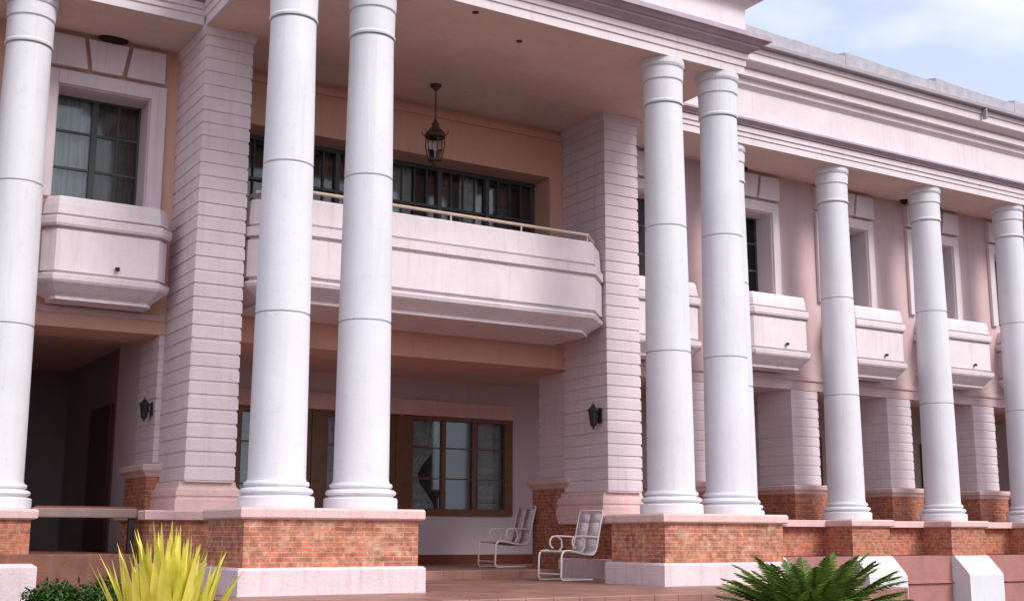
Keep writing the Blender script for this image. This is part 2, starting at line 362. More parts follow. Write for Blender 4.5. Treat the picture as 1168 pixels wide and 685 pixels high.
# portico entablature wraps three sides
PA = [(4.68, 12.95), (12.0, 12.95), (12.0, 16.55), (4.68, 16.55)]
PAW = [(4.68, 12.95), (12.0, 12.95), (12.0, 16.0), (4.68, 16.0)]
e = MB().poly_prof(PA, [(SOF, 0), (6.80, 0), (6.805, .02), (6.90, .02), (6.905, .045), (6.99, .045), (7.0, .03), (7.24, .02)])
put('entablature', e, 'trim', mansion)
put('moulding', MB().poly_prof([(4.68, 12.95), (12.0, 12.95), (12.0, 15.2), (4.68, 15.2)], [(6.992, .031), (7.0, .07), (7.03, .10), (7.06, .17), (7.09, .17), (7.10, .20), (7.15, .26), (7.15, .30), (7.22, .30), (7.237, .031)]), 'shade_dust', mansion, label='grey-mauve cornice of the portico with shade and dust painted in')
e = MB().poly_prof(PAW, [(7.238, .03), (7.74, .03), (7.76, .06), (7.80, .14), (7.84, .26), (7.92, .30), (7.97, .30), (7.98, .0), (8.9, .0)])
put('parapet', e, 'trim', mansion)
# narrow reveal strips hide the ceiling edge line
# ---- gutter and roof
gt = MB()
for a, b in ((X0, 4.62), (12.05, X1)): gt.box(a, b, Y - .50, Y - .391, 8.30, 8.385)
x = 13.3
while x < X1: gt.box(x, x + .05, Y - .49, Y - .392, 8.09, 8.30); x += 6.85
put('gutter', gt, 'gutter', mansion, bevel=.015)
rf = MB()
def roof_sheet(x0, x1, k):
    n = 10
    for r in range(14):
        y0 = Y - .46 + r * .42; z0 = 8.40 + r * .10; rise = .19 if r == 0 else .05
        pts0 = []; pts1 = []
        for i in range(n + 1):
            xx = x0 + (x1 - x0) * i / n; lift = .075 * (1 - i / n) ** 1.5 - .02 + random.uniform(-.008, .008)
            pts0.append((xx, y0, z0 + rise + lift)); pts1.append((xx, y0 + .46, z0 + rise + lift + .09))
        vs = []; 
        for p, q in zip(pts0, pts1): vs += [p, q, (p[0], p[1], z0 - .02), (q[0], q[1], z0 + .05)]
        fs = []
        for i in range(n):
            a = i * 4; b = a + 4
            fs += [(a, b, b + 1, a + 1), (a + 2, b + 2, b, a), (a + 3, a + 2, b + 2, b + 3), (a + 1, b + 1, b + 3, a + 3)]
        fs += [(0, 1, 3, 2), (n * 4, n * 4 + 2, n * 4 + 3, n * 4 + 1)]
        rf.add(vs, fs)
x = 16.32 - 2.45 * 2 + .9; k = 0
xs = [12.1, 13.87, 16.32, 18.75, 21.1, 23.5, 25.7, 27.6]
for a, b in zip(xs, xs[1:]): roof_sheet(a, b - .01, 0)
xs = [-4.2, -2.0, .4, 2.6, 4.6]
for a, b in zip(xs, xs[1:]): roof_sheet(a, b - .01, 0)
rf.box(X0, X1, 15.99, 22, 8.22, 8.36)
put('roof', rf, 'roof', mansion)
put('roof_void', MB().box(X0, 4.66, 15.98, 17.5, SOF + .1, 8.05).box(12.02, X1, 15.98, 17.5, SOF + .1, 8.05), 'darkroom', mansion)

# ---- rusticated piers
def pier_mesh(w, d, z0, z1, course=.178, grv=.016):
    mb = MB(); n = max(1, round((z1 - z0) / course)); c = (z1 - z0) / n; rings = []
    for i in range(n):
        za = z0 + i * c + (random.uniform(-.005, .005) if i else 0); ow = random.uniform(0, .004)
        for z, o in ((za, grv), (za + .018, grv), (za + .026, ow), (za + c - .015, ow + .002), (za + c - .009, grv)):
            rings.append([(-w / 2 + o, -d / 2 + o, z), (w / 2 - o, -d / 2 + o, z), (w / 2 - o, d / 2 - o, z), (-w / 2 + o, d / 2 - o, z)])
    o = grv; rings.append([(-w / 2 + o, -d / 2 + o, z1), (w / 2 - o, -d / 2 + o, z1), (w / 2 - o, d / 2 - o, z1), (-w / 2 + o, d / 2 - o, z1)])
    mb.loft(rings); return mb
big_pier = None
def sq(cx, cy, hx, hy): return [(cx - hx, cy - hy), (cx + hx, cy - hy), (cx + hx, cy + hy), (cx - hx, cy + hy)]
PH = (WALL - 15.4) / 2 - .001
for cx in (5.03, 11.55):
    cy = 15.4 + PH
    if big_pier is None: big_pier = pier_mesh(.66, PH * 2, .66, 6.58).mesh('pier'); big_pier.materials.append(M['rust'])
    p = put('pier', big_pier, None, mansion, (cx, cy, 0))
    put('capital', MB().poly_prof(sq(cx, cy, .33, PH), [(6.56, .012), (6.60, .03), (SOF - .004, .045)]), 'rust', p)
    put('base', MB().poly_prof(sq(cx, cy + .05, .33, PH - .055), [(.30, .10), (.44, .10), (.455, .075), (.475, .075), (.49, .09), (.56, .085), (.60, .045), (.67, .03)]), 'capm', p, bevel=.004)
for cx, x0, x1 in ((5.03, 4.16, 5.75), (11.55, 11.02, 12.3)):
    q = put('pedestal', MB().box(x0 + .04, x1 - .04, 15.04, 16.34, -.33, .19), 'brick', mansion)
    put('cap', MB().poly_prof([(x0, 15.0), (x1, 15.0), (x1, 16.4), (x0, 16.4)], [(.17, -.02), (.185, .03), (.28, .04), (.295, .03)]), 'capm', q, bevel=.004)
    put('plinth', MB().poly_prof([(x0, 15.0), (x1, 15.0), (x1, 16.4), (x0, 16.4)], [(GZ, .03), (-.35, .03), (-.33, -.0)]), 'plinth', q, bevel=.004)
# small pilasters on brick pedestals in the wall line
small = pier_mesh(.68, .90, .92, 2.66, .172, .012); small_me = small.mesh('pilaster'); small_me.materials.append(M['rust'])
sq_me = MB().box(-.44, .44, -.55, .50, -.5, .80).mesh('pedestal'); sq_me.materials.append(M['brick'])
sc_me = MB().poly_prof(sq(0, -.02, .47, .56), [(.76, -.02), (.80, .0), (.84, .035), (.90, .04), (.92, .02)]).mesh('cap'); sc_me.materials.append(M['capm'])
for cx in PILX:
    p = put('pilaster', small_me, None, mansion, (cx, 17.05 + .004, 0))
    q = put('pedestal', sq_me, None, mansion, (cx, 17.05, 0)); put('cap', sc_me, None, q, (cx, 17.05, 0))

# ---- round columns: shaft > base, capital
def shaft_prof():
    ds, dn = .322, .270; z0, z1 = .60, 6.0; pts = []
    def unused(): pass
    def rad(z):
        k = (z - z0) / (z1 - z0); return ds + (dn - ds) * (k ** 1.35)
    cuts = [2.47, 4.23]; z = z0
    zs = [z0]
    for c in cuts: zs += [c - .014, (c, 'g'), c + .014]
    zs.append(z1); res = []
    prev = None
    for q in zs:
        if isinstance(q, tuple): res.append((rad(q[0]) - .024, q[0])); prev = q[0]
        else:
            if prev is not None and q - prev > .2:
                for i in range(1, 6): zz = prev + (q - prev) * i / 6; res.append((rad(zz), zz))
            res.append((rad(q), q)); prev = q
    return res
def smooth_lathe(prof, n=64):
    mb = MB(); parts = [[]]
    for i, (r, z) in enumerate(prof):
        parts[-1].append((r, z))
        if any(abs(z - c) < .02 for c in (2.47, 4.23)): parts.append([(r, z)])
    for pt in parts:
        if len(pt) > 1: mb.loft([[(r * math.cos(t * 2 * math.pi / n), r * math.sin(t * 2 * math.pi / n), z) for t in range(n)] for r, z in pt], True, False)
    return mb
def unused_lathe(prof, n=64):
    mb = MB(); rings = [[(r * math.cos(t * 2 * math.pi / n), r * math.sin(t * 2 * math.pi / n), z) for t in range(n)] for r, z in prof]
    mb.loft(rings, True, True); return mb
sh = smooth_lathe(shaft_prof()).mesh('column'); sh.materials.append(M['white'])
cp = MB().lathe([(.255, 5.98), (.255, 6.022), (.286, 6.026), (.291, 6.05), (.281, 6.075), (.284, 6.345), (.268, 6.35), (.268, 6.375), (.292, 6.38), (.299, 6.535),
                 (.282, 6.54), (.282, 6.565), (.304, 6.57), (.318, 6.60), (.322, SOF + .002)], n=64).mesh('capital'); cp.materials.append(M['white'])
bs = MB().lathe([(.42, .292), (.425, .31), (.425, .41), (.41, .425), (.375, .428), (.375, .445), (.395, .452), (.41, .475), (.40, .50), (.375, .515), (.345, .518), (.345, .535), (.36, .54), (.365, .56), (.355, .585), (.33, .592), (.33, .612)], n=64).mesh('base'); bs.materials.append(M['white'])
for x in PX:
    c = put('column', sh, None, mansion, (x, YP, 0)); put('capital', cp, None, c, (x, YP, 0)); put('base', bs, None, c, (x, YP, 0))
for x in WX:
    c = put('column', sh, None, mansion, (x, YW, 0)); put('capital', cp, None, c, (x, YW, 0)); put('base', bs, None, c, (x, YW, 0))

# ---- pedestals of the portico columns
for x0, x1 in ((4.53, 6.58), (10.12, 12.16)):
    P4 = [(x0, 12.68), (x1, 12.68), (x1, 13.83), (x0, 13.83)]
    q = put('pedestal', MB().poly_prof(P4, [(-.34, 0), (.185, 0)]), 'brick_old', mansion, label='mottled brick pedestal under a pair of portico columns')
    put('cap', MB().poly_prof(P4, [(.165, .0), (.175, .045), (.19, .06), (.27, .06), (.292, .045)]), 'capm', q, bevel=.005)
    put('plinth', MB().poly_prof(P4, [(FZ - .02, .07), (-.36, .07), (-.335, .05), (-.333, .0)]), 'plinth', q, bevel=.008)
# ---- pedestals of the wing columns, wall between them
for x in WX:
    P4 = sq(x, YW, .46, .53)
    if x < 4: P4 = sq(x - .12, YW, .46, .53)
    q = put('pedestal', MB().poly_prof(P4, [(-.32, 0), (.185, 0)]), 'brick', mansion)
    put('cap', MB().poly_prof(P4, [(.165, 0), (.178, .05), (.19, .065), (.27, .07), (.292, .05)]), 'capm', q, bevel=.005)
    if x < 4:
        put('plinth', MB().poly_prof(P4, [(GZ, .09), (-.36, .09), (-.322, .03)]), 'plinth', q, bevel=.008)
    else:
        f = MB(); c = x - .02; hw = .46
        prof = [(16.2, GZ), (14.86, GZ), (14.86, -.66), (14.90, -.60), (15.17, -.325), (16.2, -.325)]
        a = [(c - hw, y, z) for y, z in prof]; b = [(c + hw, y, z) for y, z in prof]
        f.loft([b, a]); put('plinth', f, 'white', q, bevel=.02, label='white sloping foot of a wing pedestal')
xs = [12.2] + [x for x in WX if x > 12] + [X1]
for a, b in zip(xs, xs[1:]):
    a2 = a + (.47 if a in WX else 0); b2 = b - (.47 if b in WX else 0)
    q = put('parapet', MB().box(a2, b2, 15.90, 16.15, -.32, .17), 'brick', mansion, label='low recessed brick wall between the wing pedestals')
    put('cap', MB().box(a2, b2, 15.76, 16.20, .17, .285), 'capm', q, bevel=.006)
lp = put('plinth', MB().box(12.2, X1, 15.24, 16.2, GZ, -.33), 'pinkband', mansion, label='long pink plinth below the wing')
put('ledge', MB().box(12.2, X1, 15.20, 15.239, -.80, -.77), 'pinkband', lp)

# ---- windows
def tagged_window(cx):
    # surround with keystone panel, frame, panes, curtains
    Z0, Z1 = WZ0, WZ1; s = MB(); y1 = WALL - .001; y0 = WALL - .07
    hs = .83 if cx < 5 else .78
    s.box(cx - hs, cx - HW, y0, y1, Z0 - .02, Z1 + .19); s.box(cx + HW, cx + hs, y0, y1, Z0 - .02, Z1 + .19)
    s.box(cx - HW, cx + HW, y0, y1, Z1, Z1 + .19)
    win = put('window', s, 'trim', mansion, bevel=.008)
    k = MB(); b0, b1 = 6.17, 6.60
    for xa, xb, xc, xd in ((-.78, -.26, -.33, -.78), (-.20, .20, .27, -.27), (.26, .78, .78, .33)):
        pts = [(cx + xa, b0), (cx + xb, b0), (cx + xc, b1), (cx + xd, b1)]
        k.loft([[(x, y1, z) for x, z in pts], [(x, y0 - .03, z) for x, z in pts]])
    put('keystone', k, 'trim', win, bevel=.012)
    rv = MB(); rv.box(cx - HW + .001, cx - HW + .02, y1 - .02, 16.97, Z0, Z1).box(cx + HW - .02, cx + HW - .001, y1 - .02, 16.97, Z0, Z1).box(cx - HW + .02, cx + HW - .02, y1 - .02, 16.97, Z1 - .02, Z1 - .001)
    put('reveal', rv, 'inner', win)
    gy = 17.0; f = MB(); t = .045
    f.box(cx - HW, cx - HW + t, gy - .03, gy + .03, Z0, Z1); f.box(cx + HW - t, cx + HW, gy - .03, gy + .03, Z0, Z1)
    f.box(cx - HW, cx + HW, gy - .028, gy + .028, Z1 - t, Z1); f.box(cx - HW, cx + HW, gy - .028, gy + .028, Z0, Z0 + t)
    f.box(cx - .06, cx + .02, gy - .035, gy + .035, Z0 + t, Z1 - t)
    for i in (1, 2):
        z = Z0 + (Z1 - Z0) * i / 3; f.box(cx - HW + t, cx + HW - t, gy - .02, gy + .02, z - .017, z + .017)
    f.box(cx + .29, cx + .315, gy - .015, gy + .015, Z0 + t, Z1 - t)
    put('frame', f, 'frame', win, bevel=.003)
    put('pane', MB().box(cx - HW + t, cx + HW - t, gy - .003, gy + .003, Z0 + t, Z1 - t), 'glass', win)
    def drape(xa, xb, mat, yy):
        c = MB(); n = 40; a = []; b = []
        for i in range(n + 1):
            x = xa + (xb - xa) * i / n; y = yy + .03 * math.sin(i * 1.35) + .01 * math.sin(i * .5)
            a.append((x, y, Z0 - .05)); b.append((x, y, Z1 + .05))
        for i in range(n): c.add([a[i], a[i + 1], b[i + 1], b[i], tuple(Vector(a[i]) + Vector((0, .012, 0))), tuple(Vector(a[i + 1]) + Vector((0, .012, 0))), tuple(Vector(b[i + 1]) + Vector((0, .012, 0))), tuple(Vector(b[i]) + Vector((0, .012, 0)))], [(0, 1, 2, 3), (7, 6, 5, 4)], True)
        put('curtain', c, mat, win)
    drape(cx - HW + .01, cx - .06, 'curtain', 17.10)
    drape(cx + .03, cx + HW - .01, 'curtain_brown', 17.10)
    return win
for x in WINX: tagged_window(x)

# ---- balconets under the wing windows
BP = [(0, 0)]
def balconet(cx):
    y0 = 15.93; h = .80 if cx < 5 else .78; P = [(cx - h + .15, y0), (cx + h - .15, y0), (cx + h, y0 + .16), (cx + h, WALL + .05), (cx - h, WALL + .05), (cx - h, y0 + .16)]
    prof = [(2.93, -.17), (2.97, -.17), (3.02, -.10), (3.08, -.03), (3.12, .02), (3.15, .04), (3.21, .05), (3.225, .02), (3.23, -.05), (3.265, -.05), (3.27, -.01),
            (3.80, -.01), (3.805, -.05), (3.835, -.05), (3.84, .03), (3.87, .045), (3.95, .05), (3.965, .035), (3.97, -.04), (4.00, -.04), (4.005, .0), (4.12, -.01), (4.21, -.03), (4.24, -.05)]
    b = put('balconet', MB().poly_prof(P, prof), 'trim', mansion)
    put('drain_hole', MB().lathe([(.02, 0), (.03, .0), (.03, .04)], 0, 0, 10).mesh('drain_hole'), None, b, (cx + .12, y0 - .03, 3.33)).data.materials.append(M['mud'])
for x in WINX: balconet(x + (.03 if x < 5 else .13))

# ---- main balcony
BPOLY = [(5.86, 15.0), (10.72, 15.0), (11.17, 15.45), (11.17, 16.78), (5.41, 16.78), (5.41, 15.45)]
prof = [(3.03, -.22), (3.07, -.22), (3.13, -.13), (3.19, -.04), (3.22, .0), (3.27, .02), (3.29, .0), (3.295, -.05), (3.345, -.05), (3.35, 0),
        (3.85, 0), (3.855, -.04), (3.885, -.04), (3.89, .0), (3.90, .025), (4.02, .025), (4.025, -.04), (4.055, -.04), (4.065, -.01), (4.38, -.03), (4.41, -.05), (4.42, -.16), (3.35, -.17)]
bal = put('balcony', MB().poly_prof(BPOLY, prof), 'trim', mansion)
rp = offset(BPOLY, -.12); rl = MB(); zt = 4.53
path = [(rp[4][0], 16.59, zt), (rp[5][0], rp[5][1], zt), (rp[0][0], rp[0][1], zt), (rp[1][0], rp[1][1], zt), (rp[2][0], rp[2][1], zt), (rp[2][0], 16.59, zt)]
for a, b in zip(path, path[1:]): rl.tube([a, b], .024, 10)
for p in path[1:-1]: rl.lathe([(.024, zt - .024), (.026, zt), (.024, zt + .024)], p[0], p[1], 10)
n = 5
for i in range(n):
    k = i / (n - 1); xx = rp[0][0] + (rp[1][0] - rp[0][0]) * k; rl.tube([(xx, rp[0][1], 4.40), (xx, rp[0][1], zt)], .014, 8)
put('railing', rl, 'rail', bal)

# ---- loggia window behind the balcony
gy = 17.12; z0, z1 = 3.45, 5.86; f = MB()
s_ = put('window', MB().box(LG0, LG1, gy - .05, gy + .05, z1 - .06, z1 - .001).box(LG0, LG1, gy - .05, gy + .05, z0, z0 + .06), 'frame', mansion, label='wide dark window of the upstairs loggia')
nx = 6
for i in range(nx + 1):
    x = LG0 + .03 + (LG1 - LG0 - .06) * i / nx; f.box(x - .035, x + .035, gy - .045, gy + .045, z0 + .06, z1 - .06)
    if i < nx:
        for k in (1, 2, 3):
            xx = x + (LG1 - LG0 - .06) / nx * k / 4; f.box(xx - .010, xx + .010, gy - .02, gy + .02, z0 + .06, z1 - .06)
for z in (4.35, 5.2): f.box(LG0, LG1, gy - .03, gy + .03, z - .02, z + .02)
put('frame', f, 'frame', s_)
put('pane', MB().box(LG0 + .03, LG1 - .03, gy + .022, gy + .028, z0 + .05, z1 - .05), 'glass', s_)
def drape2(xa, xb, z0, z1, yy, mat, par, tie=0):
    c = MB(); n = max(8, int((xb - xa) * 45)); m_ = 10; rows = []
    for j in range(m_ + 1):
        v = j / m_; row = []
        for i in range(n + 1):
            u = i / n; pinch = 1 - tie * math.exp(-((v - .38) / .22) ** 2)
            x = xa + (xb - xa) * u * pinch if tie >= 0 else xa + (xb - xa) * u
            row.append((x, yy + .035 * math.sin(u * n * .85) * (.6 + .4 * v), z0 + (z1 - z0) * v))
        rows.append(row)
    for j in range(m_):
        for i in range(n):
            c.add([rows[j][i], rows[j][i + 1], rows[j + 1][i + 1], rows[j + 1][i]], [(0, 1, 2, 3)], True)
    o = put('curtain', c, mat, par); s = o.modifiers.new('thick', 'SOLIDIFY'); s.thickness = .006
W = (LG1 - LG0) / nx
for i, (a, b) in enumerate(((.05, .55), (1.1, 1.5), (1.75, 2.3), (3.15, 3.5), (3.9, 4.35), (4.5, 4.9), (5.25, 5.55))):
    drape2(LG0 + a * W, LG0 + b * W, z0, z1, gy + .13, 'curtain_brown' if i % 2 == 0 else 'curtain', s_)

# ---- ground floor timber windows and door
def wood_window(xa, xb, za, zb, nx, door=False):
    y0, y1 = BY - .06, BY + .10; t = .13 if not door else .12; s = MB()
    s.box(xa - .10, xa + .07, y0, y1, za - .06, zb + .05); s.box(xb - .07, xb + .10, y0, y1, za - .06, zb + .05)
    s.box(xa + .07, xb - .07, y0 + .003, y1, zb - .06, zb + .05); s.box(xa + .07, xb - .07, y0 + .003, y1, za - .06, za + .06)
    w = put('door' if door else 'window', s, 'wood', mansion, bevel=.006)
    f = MB(); span = xb - xa - .14
    for i in range(1, nx): x = xa + .07 + span * i / nx; f.box(x - .045, x + .045, BY - .03, BY + .05, za + .06, zb - .06)
    for z in ((za + zb) / 2 - .25, zb - .55): f.box(xa + .07, xb - .07, BY - .01, BY + .03, z - .012, z + .012)
    put('frame', f, 'wood', w, bevel=.004)
    put('pane', MB().box(xa + .07, xb - .07, BY + .012, BY + .018, za + .06, zb - .06), 'glass', w)
    return w
w = wood_window(6.95, 8.20, .10, 2.10, 2); drape2(7.0, 7.4, .1, 2.1, BY + .2, 'curtain', w)
w = wood_window(8.50, 9.85, -.45, 2.10, 2, True); drape2(8.55, 8.9, -.4, 2.1, BY + .2, 'curtain', w)
w = wood_window(10.15, 12.22, .42, 2.12, 3)
drape2(10.2, 10.85, .42, 2.12, BY + .22, 'curtain', w, .62); drape2(11.75, 12.2, .42, 2.12, BY + .26, 'curtain', w, 0)
for a, b in ((9.91, 10.05), (8.30, 8.40)):
    put('door_post', MB().box(a - .04, b + .06, BY - .085, BY - .061, -.5, 2.12), 'wood', mansion, bevel=.004)
for i in range(5):
    a = 12.9 + 2.53 * i + .75; w = wood_window(a, a + 1.6, .42, 2.12, 2)

# small recessed lamps in the portico ceiling
for x, y in ((8.51, 13.63), (7.52, 13.12)):
    put('ceiling_lamp', MB().lathe([(.03, SOF - .012), (.042, SOF - .012), (.046, SOF - .0035)], x, y, 20), 'iron', mansion)

# ------------------------------------------------------------------ mud nests in the soffit corners
def mud_nest(at, s, label):
    mb = MB(); n = 14; rings = []
    for j in range(6):
        a = j / 5 * math.pi / 2; rings.append([(math.cos(t * 2 * math.pi / n) * s[0] * math.cos(a) * random.uniform(.8, 1.1), math.sin(t * 2 * math.pi / n) * s[1] * math.cos(a) * random.uniform(.85, 1.1), -s[2] * math.sin(a)) for t in range(n)])
    mb.loft(rings[::-1], True); o = put('mud_nest', mb, 'mud', None, at, True); tag(o, label, 'mud nest', 'dark mud nests in the soffit corners')
mud_nest((3.75, 16.50, SOF), (.22, .09, .07), 'long dark mud nest above the keystone of the upstairs window on the far left')
mud_nest((15.15, 16.50, SOF), (.13, .08, .08), 'dark mud nest under the soffit right beside the portico corner, above the first wing window')
mud_nest((19.45, 16.46, SOF), (.09, .08, .09), 'small dark mud nest under the soffit between the two middle wing columns')
mud_nest((20.45, 16.48, SOF), (.12, .08, .10), 'dark mud nest peeping out right of the second visible wing column')

# ------------------------------------------------------------------ porch rail between column and pier
rail = empty('porch_rail', (3.6, 15.35, -.22), 0, 'weathered grey-brown rail with thin dark post spanning the dark left porch', 'railing')
put('top_rail', MB().box(2.92, 4.12, 15.28, 15.42, .20, .315), 'greybar', rail, bevel=.015)
put('rail_strip', MB().box(2.95, 4.10, 15.33, 15.37, .3155, .335), 'redstrip', rail, bevel=.005)
put('post', MB().box(4.03, 4.10, 15.31, 15.39, -.22, .199), 'iron', rail, bevel=.005)

# ------------------------------------------------------------------ lanterns
def wall_lantern(at, s, label):
    o = empty('wall_lantern', at, 0, label, 'wall lamp', 'black wall lanterns')
    x, y, z = at; a = x - .15 * s
    put('bracket', MB().box(x - .03 * s, x - .001, y - .05 * s, y + .05 * s, z - .12 * s, z + .14 * s).tube([(x - .02, y, z), (x - .09 * s, y, z - .05 * s), (a, y, z - .02 * s)], .012 * s, 8), 'iron', o)
    b = MB().lathe([(.012 * s, z - .235 * s), (.022 * s, z - .215 * s), (.012 * s, z - .20 * s), (.05 * s, z - .17 * s), (.055 * s, z - .16 * s)], a, y, 12)
    for i in range(6):
        t = i * math.pi / 3; b.tube([(a + .052 * s * math.cos(t), y + .052 * s * math.sin(t), z - .165 * s), (a + .088 * s * math.cos(t), y + .088 * s * math.sin(t), z + .09 * s)], .008 * s, 6)
    put('cage', b, 'iron', o)
    put('glass', MB().lathe([(.045 * s, z - .16 * s), (.08 * s, z + .085 * s)], a, y, 6, False), 'iron', o)
    put('lamp_cap', MB().lathe([(.105 * s, z + .085 * s), (.105 * s, z + .10 * s), (.05 * s, z + .155 * s), (.035 * s, z + .165 * s), (.04 * s, z + .18 * s), (.012 * s, z + .20 * s), (.010 * s, z + .235 * s), (.001, z + .25 * s)], a, y, 12), 'iron', o)
wall_lantern((11.205, 15.57, 1.82), .88, 'black wall lantern on the side of the right rusticated pier, above the white chairs')
wall_lantern((4.628, 16.74, 1.66), .7, 'black wall lantern on the pale side wall of the dark porch on the left')

hl = empty('hanging_lantern', (8.34, 15.73, SOF), 0, 'antique bronze lantern with glass sides hanging on a rod from the portico ceiling', 'hanging lamp')
x, y = 8.34, 15.73
put('ceiling_rose', MB().lathe([(.02, SOF - .10), (.04, SOF - .07), (.085, SOF - .03), (.09, SOF - .004)], x, y, 20), 'bronze', hl)
ch = MB(); z = SOF - .09; i = 0
while z > 6.12:
    r = .022; pts = []
    for k in range(10):
        t = k * math.pi / 5; u = .011 * math.cos(t); v = .026 * math.sin(t)
        pts.append((x + (u if i % 2 else 0), y + (0 if i % 2 else u), z - .024 + v))
    ch.tube(pts, .0048, 6, True); z -= .041; i += 1
put('chain', ch, 'bronze', hl)
put('lamp_crown', MB().lathe([(.155, 5.85), (.165, 5.88), (.135, 5.93), (.08, 5.99), (.05, 6.03), (.06, 6.06), (.025, 6.10), (.012, 6.15)], x, y, 16), 'bronze', hl)
cg = MB()
for k in range(6):
    t = k * math.pi / 3 + .3; c, s = math.cos(t), math.sin(t)
    cg.tube([(x + .135 * c, y + .135 * s, 5.87), (x + .15 * c, y + .15 * s, 5.72), (x + .10 * c, y + .10 * s, 5.50)], .009, 6)
    cg.tube([(x + .16 * c, y + .16 * s, 5.88), (x + .20 * c, y + .20 * s, 5.91), (x + .20 * c, y + .20 * s, 5.95)], .007, 6)
cg.lathe([(.02, 5.40), (.04, 5.43), (.05, 5.47), (.105, 5.49), (.105, 5.51)], x, y, 16)
put('cage', cg, 'bronze', hl)
put('glass', MB().lathe([(.092, 5.512), (.138, 5.70), (.128, 5.85)], x, y, 6, False), 'lampglass', hl)
put('candle_bulb', MB().lathe([(.012, 5.515), (.012, 5.62), (.02, 5.64), (.018, 5.68), (.003, 5.72)], x, y, 12), 'chair', hl)

# ------------------------------------------------------------------ white patio chairs (front towards local -X)
def arc(c, r, a0, a1, n, yv):
    return [(c[0] + r * math.cos(R(a0 + (a1 - a0) * i / n)), yv, c[1] + r * math.sin(R(a0 + (a1 - a0) * i / n))) for i in range(n + 1)]
def patio_chair(at, rz, label, s=1.0):
    o = empty('patio_chair', at, rz, label, 'chair', 'white tubular patio chairs on the terrace'); hw = .25; tr = .015
    def loc(name, mb, mat):
        me = mb.mesh(name); me.materials.append(M[mat]); q = bpy.data.objects.new(name, me); COL.objects.link(q); q.parent = o; return q
    lg = MB()
    for sy in (-1, 1):
        yv = sy * hw
        lg = MB().tube([(.20, yv, tr), (-.10, yv, tr), (-.33, yv, tr), (-.365, yv, .03), (-.375, yv, .07), (-.365, yv, .33), (-.35, yv, .385), (-.31, yv, .415), (-.22, yv, .42), (.05, yv, .37), (.20, yv, .36)], tr, 8)
        loc('leg', lg, 'chair')
        bk = MB().tube([(.18, yv, .36), (.24, yv, .375), (.28, yv, .43), (.37, yv, .80), (.415, yv, .95), (.42, yv * .92, .985)], tr, 8)
        loc('back_post', bk, 'chair')
        ar = MB().tube([(.315, yv, .60)] + [(.22, yv, .615), (.05, yv, .62), (-.06, yv, .62)] + arc((-.08, .535), .085, 80, 250, 9, yv) , tr * .9, 8)
        ar.tube([(-.02, yv, .615), (.05, yv, .57), (.06, yv, .47), (.0, yv, .40)], tr * .9, 8)
        loc('armrest', ar, 'chair')
    for p, q_, rr in (((-.37, .10), 1, .8), ((-.33, .41), 1, 1), ((.42, .985), .92, 1), ((.20, tr), 1, 1), ((.20, .36), 1, 1)):
        loc('crossbar', MB().tube([(p[0], -hw * q_, p[1]), (p[0], hw * q_, p[1])], tr * rr, 8), 'chair')
    prof = [(-.33, .425), (-.2, .41), (.0, .375), (.14, .365), (.22, .375), (.27, .43), (.31, .58), (.37, .82), (.41, .95)]
    sl = MB(); a = [(x, -hw + .012, z) for x, z in prof]; n = len(prof)
    for sy0, sy1 in ((-hw + .014, hw - .014),):
        top = [[(x, y_, z) for x, z in prof] for y_ in (sy0, 0, sy1)]
        for i in range(n - 1):
            for j in range(2):
                p = [top[j][i], top[j][i + 1], top[j + 1][i + 1], top[j + 1][i]]
                p = [(q[0], q[1], q[2] - (.012 if q[1] == 0 else 0)) for q in p]
                sl.add(p, [(0, 1, 2, 3)], True)
    q = loc('sling', sl, 'mesh'); md = q.modifiers.new('thick', 'SOLIDIFY'); md.thickness = .008
    return o
patio_chair((10.20, 14.95, FZ), R(6), 'white tubular patio chair nearer the camera, beside the brick pedestal under the wall lantern')
patio_chair((10.75, 17.6, -.5), R(2), 'white tubular patio chair farther back against the mauve wall, left of the other chair')
dc = empty('porch_chair', (3.25, 18.6, -.22), R(60), 'dark plastic chair barely visible in the shade of the left porch', 'chair')
d = MB()
for sx in (-.2, .2):
    for sy in (-.2, .2): d.tube([(sx, sy, 0), (sx * .92, sy * .92, .42)], .016, 6)
me = d.mesh('leg_frame'); me.materials.append(M['iron']); q = bpy.data.objects.new('leg_frame', me); COL.objects.link(q); q.parent = dc
me = MB().box(-.23, .23, -.23, .23, .42, .45).mesh('seat'); me.materials.append(M['frame']); q = bpy.data.objects.new('seat', me); COL.objects.link(q); q.parent = dc
d = MB().loft([[(-.23, .20, .45), (.23, .20, .45), (.23, .225, .45), (-.23, .225, .45)], [(-.24, .25, .7), (.24, .25, .7), (.24, .275, .7), (-.24, .275, .7)], [(-.18, .30, .88), (.18, .30, .88), (.18, .32, .88), (-.18, .32, .88)]])
me = d.mesh('backrest'); me.materials.append(M['frame']); q = bpy.data.objects.new('backrest', me); COL.objects.link(q); q.parent = dc

